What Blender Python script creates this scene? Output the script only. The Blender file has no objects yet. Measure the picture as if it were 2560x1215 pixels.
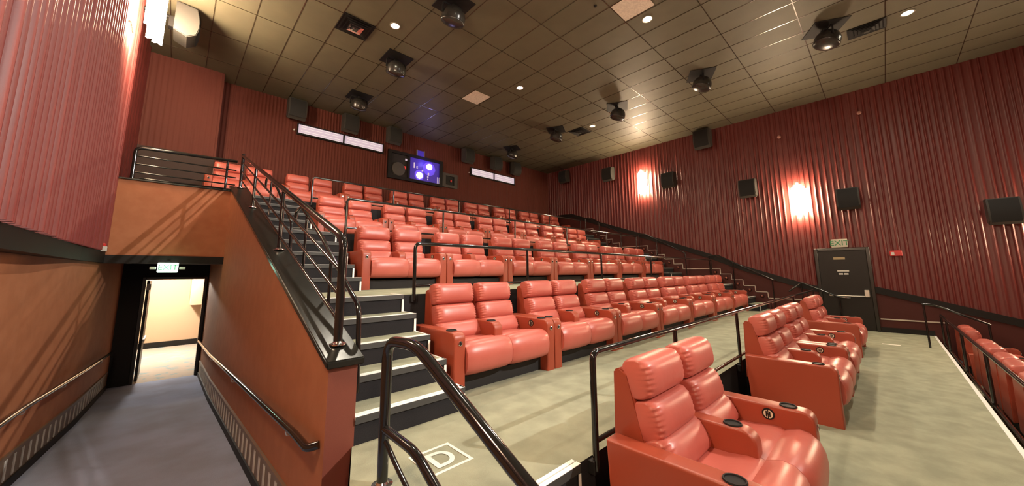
import bpy, bmesh, math, random
from mathutils import Vector, Matrix
random.seed(7)
SC = bpy.context.scene
COL = SC.collection
PI = math.pi

# ------------------------------------------------------------------ camera
def cam_axes(yaw, pit, rol):
    cy, sy, cp, sp = math.cos(yaw), math.sin(yaw), math.cos(pit), math.sin(pit)
    fwd = Vector((sy*cp, cy*cp, sp)); right = Vector((cy, -sy, 0)); up = right.cross(fwd)
    c, s = math.cos(rol), math.sin(rol)
    return (c*right + s*up, -s*right + c*up, fwd)
F_PX = 878.3
cd = bpy.data.cameras.new('camera'); cam = bpy.data.objects.new('camera', cd); COL.objects.link(cam)
cd.sensor_width = 36.0; cd.lens = 36.0*F_PX/2560.0
cd.shift_x = 0.0; cd.shift_y = -(607.5-556.06)/2560.0
cd.clip_start = 0.05; cd.clip_end = 100
r_, u_, f_ = cam_axes(0.7604, 0.14074, -0.00653)
m = Matrix(((r_.x, u_.x, -f_.x, 0), (r_.y, u_.y, -f_.y, 0), (r_.z, u_.z, -f_.z, 1.6), (0, 0, 0, 1)))
cam.matrix_world = m
SC.camera = cam

# ------------------------------------------------------------------ world, exposure
SC.view_settings.view_transform = 'Standard'; SC.view_settings.look = 'None'
SC.view_settings.gamma = 1.0; SC.view_settings.use_curve_mapping = False
SC.view_settings.exposure = 1.0
w = bpy.data.worlds.new('world'); SC.world = w; w.use_nodes = True
w.node_tree.nodes['Background'].inputs[0].default_value = (1.0, 0.85, 0.7, 1)
w.node_tree.nodes['Background'].inputs[1].default_value = 0.02

CEIL = 6.63
SCONCE_EMIT = 72.0
# x, y, watts of the recessed ceiling lamps; the strongest is the house light toward the screen
DOWNLIGHTS = [(2.81, 6.40, 150), (6.42, 6.40, 150), (10.08, 6.50, 80), (6.42, 2.76, 190), (10.03, -0.84, 140),
              (6.42, -4.9, 1900), (10.03, -4.4, 70), (2.81, 2.76, 190), (6.42, -0.84, 170)]  # entries after the house light are unseen, added as fill on the lamp spacing

# ------------------------------------------------------------------ materials
MATS = {}
def mat(name, col, rough=0.6, metal=0.0, spec=0.5, noise=None, bump=None, emit=None, coat=0.0):
    """noise=(scale, colour2, contrast_low, contrast_high); bump=(scale, strength, distance)"""
    mt = bpy.data.materials.new(name); mt.use_nodes = True
    nt = mt.node_tree; b = nt.nodes['Principled BSDF']
    b.inputs['Base Color'].default_value = (*col, 1); b.inputs['Roughness'].default_value = rough
    b.inputs['Metallic'].default_value = metal; b.inputs['Specular IOR Level'].default_value = spec
    b.inputs['Coat Weight'].default_value = coat
    tc = nt.nodes.new('ShaderNodeTexCoord')
    if noise:
        n = nt.nodes.new('ShaderNodeTexNoise'); n.inputs['Scale'].default_value = noise[0]; n.inputs['Detail'].default_value = 5
        r = nt.nodes.new('ShaderNodeValToRGB')
        r.color_ramp.elements[0].position = noise[2]; r.color_ramp.elements[1].position = noise[3]
        r.color_ramp.elements[0].color = (*col, 1); r.color_ramp.elements[1].color = (*noise[1], 1)
        nt.links.new(tc.outputs['Object'], n.inputs['Vector']); nt.links.new(n.outputs['Fac'], r.inputs['Fac'])
        nt.links.new(r.outputs['Color'], b.inputs['Base Color'])
    if bump:
        n2 = nt.nodes.new('ShaderNodeTexNoise'); n2.inputs['Scale'].default_value = bump[0]; n2.inputs['Detail'].default_value = 3
        bp = nt.nodes.new('ShaderNodeBump'); bp.inputs['Strength'].default_value = bump[1]; bp.inputs['Distance'].default_value = bump[2]
        nt.links.new(tc.outputs['Object'], n2.inputs['Vector']); nt.links.new(n2.outputs['Fac'], bp.inputs['Height'])
        nt.links.new(bp.outputs['Normal'], b.inputs['Normal'])
    if emit:
        b.inputs['Emission Color'].default_value = (*emit[0], 1); b.inputs['Emission Strength'].default_value = emit[1]
    MATS[name] = mt
    return mt

M_LEATHER = mat('leather', (0.50, 0.118, 0.090), 0.36, spec=0.55, noise=(3.0, (0.45, 0.100, 0.076), .35, .7), bump=(28.0, 0.12, 0.006))
M_PANEL_LEATHER = mat('panel_leather', (0.315, 0.055, 0.027), 0.38, spec=0.45, bump=(60.0, 0.06, 0.003))
M_BLACK = mat('black_plastic', (0.010, 0.009, 0.009), 0.6, spec=0.25)
M_RUBBER = mat('dark_base', (0.016, 0.014, 0.014), 0.8)
M_CHROME = mat('chrome', (0.75, 0.75, 0.75), 0.15, metal=1.0)
M_TUBE = mat('black_tube', (0.010, 0.0095, 0.009), 0.12, spec=0.55, coat=0.25)
M_NOSE = mat('nosing', (0.95, 0.95, 0.92), 0.3, metal=0.0)
M_NOSE2 = mat('nosing_groove', (0.05, 0.05, 0.05), 0.6)
M_CARPET = mat('carpet', (0.335, 0.340, 0.245), 0.95, spec=0.15, noise=(4.5, (0.255, 0.262, 0.19), .36, .66), bump=(180.0, 0.5, 0.004))
M_RISER = mat('riser_carpet', (0.022, 0.021, 0.024), 0.9, spec=0.2, bump=(150.0, 0.5, 0.004))
M_RAMP = mat('ramp_carpet', (0.34, 0.39, 0.56), 0.95, spec=0.15, noise=(1.2, (0.27, 0.30, 0.40), .4, .65), bump=(160.0, 0.5, 0.004))
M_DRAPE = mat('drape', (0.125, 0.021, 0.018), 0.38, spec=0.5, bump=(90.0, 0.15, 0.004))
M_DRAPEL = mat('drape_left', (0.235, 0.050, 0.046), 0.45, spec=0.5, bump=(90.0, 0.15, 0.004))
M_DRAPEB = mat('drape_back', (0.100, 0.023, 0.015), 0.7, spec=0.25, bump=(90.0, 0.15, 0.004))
M_WAINSCOT = mat('wainscot', (0.060, 0.011, 0.008), 0.6, spec=0.3)
M_DARKWOOD = mat('dark_panel', (0.030, 0.012, 0.008), 0.6, spec=0.3)
M_ORANGE = mat('orange_wall', (0.40, 0.155, 0.072), 0.7, spec=0.3, noise=(6.0, (0.37, 0.138, 0.062), .4, .6), bump=(120.0, 0.2, 0.003))
M_ENDRED = mat('red_wall', (0.175, 0.048, 0.030), 0.6, spec=0.35, bump=(120.0, 0.2, 0.003))
M_TRIM = mat('black_trim', (0.010, 0.008, 0.007), 0.6, spec=0.25)
M_CAP = mat('cap_laminate', (0.012, 0.012, 0.010), 0.25, spec=0.45, bump=(14.0, 0.05, 0.01))
M_SPEAKER = mat('speaker_shell', (0.050, 0.047, 0.042), 0.55, spec=0.35)
M_GRILLE = mat('speaker_grille', (0.012, 0.012, 0.012), 0.8)
M_GLOBE = mat('globe_shell', (0.024, 0.022, 0.02), 0.25, spec=0.7)
M_WHITE = mat('white_plastic', (0.62, 0.60, 0.55), 0.5)
M_TILEWHITE = mat('white_tile', (0.78, 0.70, 0.62), 0.6, noise=(30.0, (0.66, 0.58, 0.52), .4, .6))
M_IVORY = mat('ivory', (0.72, 0.66, 0.50), 0.5)
M_DOOR = mat('door_paint', (0.012, 0.010, 0.008), 0.4, spec=0.3)
M_FRAME = mat('door_frame_paint', (0.016, 0.014, 0.011), 0.28, spec=0.5)
M_STEEL = mat('brushed_steel', (0.62, 0.60, 0.54), 0.35, metal=0.9)
M_RED = mat('alarm_red', (0.55, 0.03, 0.03), 0.4)
M_PAINT = mat('floor_paint', (0.80, 0.76, 0.68), 0.8)
M_HALLWALL = mat('hall_wall', (0.52, 0.35, 0.22), 0.7)
M_HALLFLOOR = mat('hall_carpet', (0.42, 0.36, 0.30), 0.9, noise=(4.0, (0.25, 0.34, 0.36), .55, .62))
M_GUARD = mat('wall_guard', (0.16, 0.10, 0.06), 0.4)
M_SCONCE = mat('sconce_glass', (0.9, 0.85, 0.75), 0.4, emit=((1.0, 0.76, 0.50), SCONCE_EMIT))
M_DLENS = mat('downlight_lens', (0.9, 0.9, 0.8), 0.4, emit=((1.0, 0.88, 0.62), 160.0))
M_TUBELIGHT = mat('strip_diffuser', (0.30, 0.26, 0.30), 0.5, emit=((1.0, 0.80, 0.95), 0.24))
M_TUBEREFLECT = mat('strip_reflection', (0.4, 0.4, 0.36), 0.4, emit=((1.0, 0.93, 0.86), 0.36))
M_PROJ = mat('projector_glow', (0.05, 0.03, 0.3), 0.4, emit=((0.07, 0.035, 0.42), 0.17))
M_PROJ3 = mat('projector_halo', (0.1, 0.05, 0.5), 0.4, emit=((0.14, 0.08, 0.85), 0.33))
M_PROJ2 = mat('projector_lamp', (0.9, 0.9, 1.0), 0.4, emit=((0.92, 0.88, 1.0), 4.0))
M_EXIT = mat('exit_face', (0.75, 0.9, 0.8), 0.4, emit=((0.80, 1.0, 0.86), 1.6))
M_EXITTXT = mat('exit_letters', (0.02, 0.22, 0.08), 0.5)
M_STEPLIGHT = mat('step_light', (0.16, 0.035, 0.02), 0.25, spec=0.7)

def port_glass():
    mt = bpy.data.materials.new('port_glass'); mt.use_nodes = True; nt = mt.node_tree
    b = nt.nodes['Principled BSDF']; b.inputs['Base Color'].default_value = (0.8, 0.8, 1, 1)
    b.inputs['Transmission Weight'].default_value = 1.0; b.inputs['Roughness'].default_value = 0.02; b.inputs['IOR'].default_value = 1.02
    return mt
M_GLASS = port_glass()

def ceiling_mat():
    mt = bpy.data.materials.new('ceiling_tiles'); mt.use_nodes = True; nt = mt.node_tree
    b = nt.nodes['Principled BSDF']; L = nt.links.new
    n = nt.nodes.new('ShaderNodeTexNoise'); n.inputs['Scale'].default_value = 3.0; n.inputs['Detail'].default_value = 6
    tc = nt.nodes.new('ShaderNodeTexCoord'); L(tc.outputs['Object'], n.inputs['Vector'])
    r = nt.nodes.new('ShaderNodeValToRGB'); r.color_ramp.elements[0].color = (0.095, 0.085, 0.056, 1); r.color_ramp.elements[1].color = (0.132, 0.116, 0.076, 1)
    L(n.outputs['Fac'], r.inputs['Fac']); L(r.outputs['Color'], b.inputs['Base Color'])
    b.inputs['Roughness'].default_value = 0.55; b.inputs['Specular IOR Level'].default_value = 0.4
    n2 = nt.nodes.new('ShaderNodeTexNoise'); n2.inputs['Scale'].default_value = 60.0
    bp = nt.nodes.new('ShaderNodeBump'); bp.inputs['Strength'].default_value = 0.15; bp.inputs['Distance'].default_value = 0.004
    L(tc.outputs['Object'], n2.inputs['Vector']); L(n2.outputs['Fac'], bp.inputs['Height']); L(bp.outputs['Normal'], b.inputs['Normal'])
    return mt
M_CEIL = ceiling_mat()
M_GRID = mat('grid_bar', (0.045, 0.036, 0.022), 0.20, spec=0.9)

# ------------------------------------------------------------------ mesh helpers
def obj(name, bm, material, parent=None, smooth=False, angle=None):
    me = bpy.data.meshes.new(name); bm.normal_update(); bm.to_mesh(me); bm.free()
    for mm in (material if isinstance(material, (list, tuple)) else [material]): me.materials.append(mm)
    if smooth:
        me.shade_smooth()
        if angle is not None:
            try: me.set_sharp_from_angle(angle=math.radians(angle))
            except Exception: pass
    o = bpy.data.objects.new(name, me); COL.objects.link(o)
    if parent is not None: o.parent = parent
    return o
def tag(o, label=None, cat=None, group=None, kind=None):
    if label: o['label'] = label
    if cat: o['category'] = cat
    if group: o['group'] = group
    if kind: o['kind'] = kind
    return o
def thing(name, loc, label, cat, group=None, rotz=0.0):
    o = bpy.data.objects.new(name, None); COL.objects.link(o); o.empty_display_size = 0.1
    o.location = loc; o.rotation_euler = (0, 0, rotz)
    return tag(o, label, cat, group)
def dup(root, loc, label, group=None, rotz=None):
    r = root.copy(); COL.objects.link(r); r.location = loc; r['label'] = label
    if group: r['group'] = group
    if rotz is not None: r.rotation_euler = (0, 0, rotz)
    for ch in list(root.children):
        c = ch.copy(); COL.objects.link(c); c.parent = r
        for g in list(ch.children):
            d = g.copy(); COL.objects.link(d); d.parent = c
    return r
def struct(name, bm, material, parent=None, **k):
    o = obj(name, bm, material, parent, **k); o['kind'] = 'structure'; return o

def box(bm, x0, y0, z0, x1, y1, z1, mi=0, bev=0.0, seg=1):
    vs = [bm.verts.new(p) for p in ((x0,y0,z0),(x1,y0,z0),(x1,y1,z0),(x0,y1,z0),(x0,y0,z1),(x1,y0,z1),(x1,y1,z1),(x0,y1,z1))]
    fs = [bm.faces.new([vs[i] for i in q]) for q in ((0,3,2,1),(4,5,6,7),(0,1,5,4),(1,2,6,5),(2,3,7,6),(3,0,4,7))]
    for f in fs: f.material_index = mi
    if bev > 0:
        es = list({e for f in fs for e in f.edges})
        rr = bmesh.ops.bevel(bm, geom=es, offset=bev, segments=seg, profile=0.5, affect='EDGES')
        for f in rr['faces']: f.material_index = mi
    return vs
def BM(): return bmesh.new()
def boxbm(*a, **k):
    bm = BM(); box(bm, *a, **k); return bm
def prism_x(bm, pts, x0, x1, mi=0):
    """pts = [(y,z)...] polygon, extruded along x"""
    a = [bm.verts.new((x0, p[0], p[1])) for p in pts]; b = [bm.verts.new((x1, p[0], p[1])) for p in pts]
    n = len(pts); fs = [bm.faces.new(a[::-1]), bm.faces.new(b)]
    for i in range(n): fs.append(bm.faces.new([a[i], a[(i+1) % n], b[(i+1) % n], b[i]]))
    for f in fs: f.material_index = mi
    bmesh.ops.recalc_face_normals(bm, faces=fs)
    return fs
def quad(bm, a, b, c, d, mi=0):
    f = bm.faces.new([bm.verts.new(p) for p in (a, b, c, d)]); f.material_index = mi; return f
def rounded(pts, rad, n=5):
    out = [Vector(pts[0])]
    for i in range(1, len(pts)-1):
        p, a, b = Vector(pts[i]), Vector(pts[i-1]), Vector(pts[i+1])
        da, db = (a-p), (b-p); r = min(rad, da.length*0.45, db.length*0.45)
        s, e = p+da.normalized()*r, p+db.normalized()*r
        for k in range(n+1):
            t = k/n; out.append(s*(1-t)**2 + p*2*t*(1-t) + e*t*t)
    out.append(Vector(pts[-1])); return out
def tube(bm, pts, r, n=12, rad=0.0, cap=True):
    P = rounded(pts, rad) if rad > 0 else [Vector(p) for p in pts]
    rings = []; prev = None
    for i, p in enumerate(P):
        if i == 0: t = (P[1]-p)
        elif i == len(P)-1: t = (p-P[-2])
        else: t = (P[i+1]-p).normalized() + (p-P[i-1]).normalized()
        t.normalize()
        if prev is None:
            ref = Vector((0, 0, 1)) if abs(t.z) < 0.9 else Vector((1, 0, 0))
            u = t.cross(ref).normalized()
        else:
            u = (prev - t*prev.dot(t)).normalized()
        prev = u; v = t.cross(u)
        rings.append([bm.verts.new(p + r*(math.cos(2*PI*k/n)*u + math.sin(2*PI*k/n)*v)) for k in range(n)])
    for a, b in zip(rings, rings[1:]):
        for k in range(n): bm.faces.new([a[k], a[(k+1) % n], b[(k+1) % n], b[k]])
    if cap: bm.faces.new(rings[0][::-1]); bm.faces.new(rings[-1])
    return bm
def lathe(bm, prof, c=(0, 0, 0), n=20, axis='z', mi=0):
    """prof = [(r,h)...]"""
    def pt(r, h, a):
        x, y = r*math.cos(a), r*math.sin(a)
        if axis == 'z': q = (x, y, h)
        elif axis == 'y': q = (x, h, y)
        else: q = (h, x, y)
        return (q[0]+c[0], q[1]+c[1], q[2]+c[2])
    rings = []
    for r, h in prof:
        if r < 1e-6: rings.append([bm.verts.new(pt(0, h, 0))])
        else: rings.append([bm.verts.new(pt(r, h, 2*PI*k/n)) for k in range(n)])
    fs = []
    for a, b in zip(rings, rings[1:]):
        for k in range(n):
            k2 = (k+1) % n
            if len(a) == 1 and len(b) == 1: continue
            if len(a) == 1: fs.append(bm.faces.new([a[0], b[k2], b[k]]))
            elif len(b) == 1: fs.append(bm.faces.new([a[k], a[k2], b[0]]))
            else: fs.append(bm.faces.new([a[k], a[k2], b[k2], b[k]]))
    for f in fs: f.material_index = mi
    bmesh.ops.recalc_face_normals(bm, faces=fs)
    return bm

# ------------------------------------------------------------------ levels
W, LD, LC, LB, LA = 0.0, 0.42, 1.35, 2.28, 3.21
R = 0.186; T = 0.30
EDGE = {'D': 1.44, 'C': 3.85, 'B': 6.35, 'A': 8.85}
LEV = {'D': LD, 'C': LC, 'B': LB, 'A': LA}
ORDER = ['D', 'C', 'B', 'A']
XWR = 13.5                       # right wall face
XL, XS = 1.0, 1.93               # left aisle: knee wall face, aisle right edge
XRA = 12.52                      # right aisle left edge
YB = 11.5                        # back wall face
FL = -0.70                       # front seating floor
YE = -0.67                       # walkway front edge
# corridor walls
def xr_of(y): return 0.81 + (0.66-0.81)*(y-2.65)/(8.85-2.65) if y < 8.85 else 0.66 + (0.64-0.66)*(y-8.85)/3.1
def xl_of(y):
    P = [(-4, -1.12), (4.0, -1.12), (6.1, -1.09), (8.85, -0.93), (11.95, -0.86), (20, -0.86)]
    for (a, b), (c, d) in zip(P, P[1:]):
        if y <= c: return b + (d-b)*(y-a)/(c-a)
    return -0.86
def ramp_z(y): return -0.42 - 0.05*(y-3.5)

# ------------------------------------------------------------------ floors
bm = BM(); box(bm, 0.80, YE, -0.30, XWR, 1.16, W)
struct('floor', bm, M_CARPET)
bm = BM(); box(bm, 0.80, -9.0, FL-0.3, XWR, YE, FL)
struct('floor', bm, M_CARPET)
def xk(y): return XL + (0.93-XL)*(y-2.65)/6.2
for i, k in enumerate(ORDER):
    y0 = EDGE[k]; y1 = EDGE[ORDER[i+1]] if i < 3 else YB+0.1
    z0 = LEV[ORDER[i-1]] - 0.25 if i else -0.3
    bm = BM()
    x0 = 0.99
    if k == 'D':
        box(bm, x0, 2.65, z0, XWR, y1, LEV[k])
        P = [(0.82, y0), (XWR, y0), (XWR, 2.65), (0.99, 2.65), (0.82, 2.2)]
        lo = [bm.verts.new((p[0], p[1], z0)) for p in P]; hi = [bm.verts.new((p[0], p[1], LEV[k])) for p in P]
        bm.faces.new(lo[::-1]); bm.faces.new(hi)
        for q in range(5): bm.faces.new([lo[q], lo[(q+1) % 5], hi[(q+1) % 5], hi[q]])
    else: box(bm, 0.80 if k != 'A' else 0.70, y0, z0, XWR, y1, LEV[k])
    # top carpet, black risers
    bm.normal_update()
    for f in bm.faces: f.material_index = 0 if f.normal.z > 0.5 else 1
    struct('floor', bm, [M_CARPET, M_RISER])
# deck of the top row over the corridor
bm = BM(); box(bm, -1.3, 9.0, LA-0.30, 0.70, YB, LA)
struct('floor', bm, M_CARPET)
bm = BM(); quad(bm, (-1.6, -9, ramp_z(-1)), (0.9, -9, ramp_z(-1)), (0.9, -1, ramp_z(-1)), (-1.6, -1, ramp_z(-1)))
quad(bm, (-1.6, -1, ramp_z(-1)), (0.9, -1, ramp_z(-1)), (0.9, 11.95, ramp_z(11.95)), (-1.6, 11.95, ramp_z(11.95)))
struct('floor', bm, M_RAMP)
bm = BM(); box(bm, -4.0, 11.95, ramp_z(11.95)-0.1, 4.0, 17.3, ramp_z(11.95))
struct('floor', bm, M_HALLFLOOR)

# ------------------------------------------------------------------ stairs
def nosing_bm(segs):
    """segs: list of (x0,y0,x1,y1,z) strips on top front edges facing -y, drawn as two bright bands"""
    bm = BM()
    for x0, y, x1, z in segs:
        box(bm, x0, y-0.014, z-0.018, x1, y+0.020, z+0.005, 0)
        box(bm, x0, y+0.028, z-0.004, x1, y+0.056, z+0.005, 0)
        box(bm, x0, y-0.015, z-0.045, x1, y-0.011, z+0.003, 1)
    return bm
def flight(name, x0, x1, ystart, zlow, n, rise, tread, label, side, ends):
    t = thing(name, ((x0+x1)/2, ystart, zlow), label, 'stairs'); t['kind'] = 'structure'
    ox, oy, oz = (x0+x1)/2, ystart, zlow
    ytop = ystart + n*tread
    for i in range(n-1):
        bm = boxbm(x0-ox, i*tread, 0 if i == 0 else 0.0 + i*rise-0.001*i, x1-ox, ytop-oy if True else 0, (i+1)*rise)
        bm.normal_update()
        for f in bm.faces: f.material_index = 0 if f.normal.z > 0.5 else 1
        st = obj('step', bm, [M_CARPET, M_RISER], t)
    for i in range(n):
        yy = i*tread if i < n-1 else (n-1)*tread
        z = (i+1)*rise
        bm = nosing_bm([(x0-ox, yy, x1-ox, z)])
        # side return on the open side: strip along top and strip down the corner
        xs = x1-ox if side > 0 else x0-ox
        if i < n-1 or ends:
            box(bm, xs-0.022 if side > 0 else xs, yy, z-0.004, xs if side > 0 else xs+0.022, yy+tread, z+0.005, 0)
        box(bm, xs-0.024 if side > 0 else xs, yy-0.016, z-rise+0.006, xs if side > 0 else xs+0.024, yy-0.012, z-0.05, 0)
        obj('nosing', bm, [M_NOSE, M_NOSE2], t)
    return t
flight('aisle_stairs', XL, XS, 2.65, LD, 5, R, T, 'carpeted left aisle steps with pale nosings beside the lowest armchair row', 1, True)
flight('aisle_stairs', XL-0.06, XS, 5.15, LC, 5, R, T, 'carpeted left aisle steps climbing past the second rail row', 1, True)
flight('aisle_stairs', XL-0.10, XS, 7.65, LB, 5, R, T, 'uppermost carpeted left aisle steps behind the stair railing', 1, True)
flight('aisle_stairs', XRA, XWR-0.02, 2.65, LD, 5, R, T, 'carpeted right aisle steps beside the end of the lowest upper row', -1, True)
flight('aisle_stairs', XRA, XWR-0.02, 5.15, LC, 5, R, T, 'carpeted right aisle steps beside the middle row, at the red wall', -1, True)
flight('aisle_stairs', XRA, XWR-0.02, 7.65, LB, 5, R, T, 'uppermost carpeted right aisle steps below the wall trim corner', -1, True)
flight('aisle_stairs', 0.82, XS, 1.14, W, 2, 0.21, 0.30, 'short pale-nosed steps under the handrail in the foreground', 1, False)
flight('aisle_stairs', XRA, XWR-0.02, 1.14, W, 2, 0.21, 0.30, 'short pale-nosed steps near the black exit door', -1, False)
# walkway edge strip
bm = BM(); box(bm, 0.80, YE-0.01, -0.004, XWR, YE+0.028, 0.006)
tag(obj('edge_strip', bm, M_NOSE), 'long white nosing strip along the front edge of the walkway carpet', 'nosing')

# ------------------------------------------------------------------ pleated walls
def pleats(name, x0, y0, x1, y1, zlo, zhi, pitch, depth, inward, material, prof=None, rnd=0.0):
    """corrugated sheet from (x0,y0) to (x1,y1); inward = unit normal into the room; zlo may be a function of distance"""
    L = math.hypot(x1-x0, y1-y0); n = int(L/pitch)
    prof = prof or [0, .02, .12, .5, .88, 1, 1, .88, .5, .12, .02]
    m_ = len(prof); bm = BM(); prev = None
    R_ = random.Random(hash(round(y0*10+x0)) & 255); cuts = [0.0]; amps = []
    while cuts[-1] < L: cuts.append(cuts[-1]+pitch*(1+rnd*R_.uniform(-0.5, 0.7))); amps.append(1-rnd*R_.random()**1.5)
    n = len(amps)
    for i in range(n*m_+1):
        j = min(i//m_, n-1); s = min(L, cuts[j]+(cuts[j+1]-cuts[j])*(i-j*m_)/m_); t = s/L; d = depth*prof[i % m_]*amps[j]
        x = x0+(x1-x0)*t+inward[0]*d; y = y0+(y1-y0)*t+inward[1]*d
        zl = zlo(s) if callable(zlo) else zlo
        a = bm.verts.new((x, y, zl)); b = bm.verts.new((x, y, zhi))
        if prev: bm.faces.new([prev[0], a, b, prev[1]])
        prev = (a, b)
    return struct(name, bm, material, smooth=True)
PK = [0, .0, .03, .10, .30, .75, 1, .90, .55, .22, .06, 0, 0]
TR = [(-9, -1.65), (-1.96, 0.50), (0.2, 1.155), (1.45, 1.16), (1.75, 1.24), (3.18, 1.76), (4.1, 2.17), (5.15, 2.57), (6.5, 3.07), (8.5, 3.78), (10.0, 4.33), (11.6, 4.40)]
def trim_z(y):
    for (a, b), (c, d) in zip(TR, TR[1:]):
        if y <= c: return b+(d-b)*(y-a)/(c-a)
    return TR[-1][1]
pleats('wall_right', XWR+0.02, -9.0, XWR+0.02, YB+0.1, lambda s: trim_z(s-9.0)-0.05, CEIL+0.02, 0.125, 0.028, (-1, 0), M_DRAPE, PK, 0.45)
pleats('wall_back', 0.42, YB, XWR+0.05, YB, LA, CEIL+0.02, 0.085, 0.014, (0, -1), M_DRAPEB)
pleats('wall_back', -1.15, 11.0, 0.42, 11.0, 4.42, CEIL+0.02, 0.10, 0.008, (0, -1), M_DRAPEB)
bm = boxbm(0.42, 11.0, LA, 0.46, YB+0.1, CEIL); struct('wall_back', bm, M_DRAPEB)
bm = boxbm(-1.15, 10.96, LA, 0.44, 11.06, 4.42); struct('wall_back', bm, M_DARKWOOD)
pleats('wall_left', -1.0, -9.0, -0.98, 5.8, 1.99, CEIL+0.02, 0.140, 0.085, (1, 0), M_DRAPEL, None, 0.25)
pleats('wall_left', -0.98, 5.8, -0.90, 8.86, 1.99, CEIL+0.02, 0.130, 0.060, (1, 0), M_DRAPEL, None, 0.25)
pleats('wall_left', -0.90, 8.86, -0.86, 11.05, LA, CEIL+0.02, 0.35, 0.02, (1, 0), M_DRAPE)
# lower left wall
bm = BM(); ys = [-9, 4.0, 6.1, 7.5, 8.85, 11.95]
for a, b in zip(ys, ys[1:]): quad(bm, (xl_of(a), a, -1.2), (xl_of(b), b, -1.2), (xl_of(b), b, 1.99), (xl_of(a), a, 1.99))
struct('wall_left', bm, M_ORANGE)
# soffit ledge under the left drapes
bm = BM()
for a, b in zip(ys[:-1], ys[1:-1]):
    ia, ib = -0.95 if a < 8 else -0.87, -0.95 if b < 8 else -0.865
    v = [bm.verts.new(p) for p in ((-1.3, a, 1.80), (ia, a, 1.80), (ib, b, 1.80), (-1.3, b, 1.80), (-1.3, a, 1.985), (ia, a, 1.985), (ib, b, 1.985), (-1.3, b, 1.985))]
    for q in ((0,3,2,1),(4,5,6,7),(0,1,5,4),(1,2,6,5),(2,3,7,6),(3,0,4,7)): bm.faces.new([v[i] for i in q])
struct('trim_1', bm, M_TRIM)
# right wall: smooth lower panel, black band following the steps, stepped thin moulding, base
bm = BM(); yv = [-9, -1.96, 0.2, 1.45, 1.75, 3.18, 4.1, 5.15, 6.5, 8.5, 10.0, 11.6]
for a, b in zip(yv, yv[1:]): quad(bm, (XWR, a, -0.5), (XWR, a, trim_z(a)-0.03), (XWR, b, trim_z(b)-0.03), (XWR, b, -0.5))
struct('wall_right', bm, M_WAINSCOT)
bm = BM()
DY0, DY1, DZ = 0.24, 1.38, 2.215
yv2 = [-9, -1.96, 0.2, DY0]; yv3 = [DY1, 1.45, 1.75, 3.18, 4.1, 5.15, 6.5, 8.5, 10.0, 11.5]
for yy in (yv2, yv3):
    for a, b in zip(yy, yy[1:]):
        za, zb = trim_z(a), trim_z(b); v = []
        for x in (XWR-0.045, XWR+0.01):
            v += [bm.verts.new((x, a, za-0.17)), bm.verts.new((x, b, zb-0.17)), bm.verts.new((x, b, zb)), bm.verts.new((x, a, za))]
        for q in ((0,1,2,3),(7,6,5,4),(3,2,6,7),(0,4,5,1)): bm.faces.new([v[i] for i in q])
bmesh.ops.recalc_face_normals(bm, faces=bm.faces[:])
struct('trim_2', bm, M_TRIM)
# stepped moulding 0.33 above the floors
def stepline():
    P = [(1.80, LD+0.33)]
    for base, z in ((2.60, LD), (5.10, LC), (7.60, LB)):
        P.append((base, z+0.33))
        for k in range(5):
            P.append((base+0.32*k, z+0.33+R*(k+1)))
            if k < 4: P.append((base+0.32*(k+1), z+0.33+R*(k+1)))
    P.append((11.4, LA+0.33)); return P
bm = BM(); SLN = stepline()
for (a, za), (b, zb) in zip(SLN, SLN[1:]):
    box(bm, XWR-0.022, min(a, b)-0.011, min(za, zb)-0.011, XWR-0.001, max(a, b)+0.011, max(za, zb)+0.011)
box(bm, XWR-0.022, -0.95, 0.315, XWR-0.001, DY0-0.02, 0.345)
struct('trim_3', bm, M_STEEL)
bm = BM(); box(bm, XWR-0.02, YE, 0.0, XWR, DY0, 0.12); box(bm, XWR-0.02, -9, FL, XWR, YE, FL+0.12)
struct('baseboard_right', bm, M_TRIM)
# step lights below the moulding
sl0 = None; SLP = []
for base, z in ((2.60, LD), (5.10, LC), (7.60, LB)):
    for k in range(5): SLP.append((base+0.16+0.32*k, z+0.20+R*k+R))
words = ['lowest', 'second', 'third', 'fourth', 'fifth']
flights = ['lowest right aisle stair flight', 'middle right aisle stair flight', 'uppermost right aisle stair flight']
for i, (y, z) in enumerate(SLP):
    lab = 'dark red dome step light, %s one of the %s' % (words[i % 5], flights[i//5])
    if sl0 is None:
        sl0 = thing('step_light', (XWR, y, z), lab, 'step light', 'step lights on the right wall')
        bm = BM(); lathe(bm, [(0.055, -0.002), (0.055, -0.02), (0.045, -0.032), (0.0, -0.034)], n=16, axis='x'); obj('backplate', bm, M_TRIM, sl0, smooth=True, angle=40)
        bm = BM(); lathe(bm, [(0.042, -0.03), (0.038, -0.055), (0.024, -0.072), (0.0, -0.078)], n=16, axis='x'); obj('dome', bm, M_STEPLIGHT, sl0, smooth=True)
    else: dup(sl0, (XWR, y, z), lab)
# screen wall and front side walls (behind the camera)
struct('wall_front', boxbm(-1.6, -9.2, -1.0, XWR+0.2, -9.0, CEIL), M_ENDRED)
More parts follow.
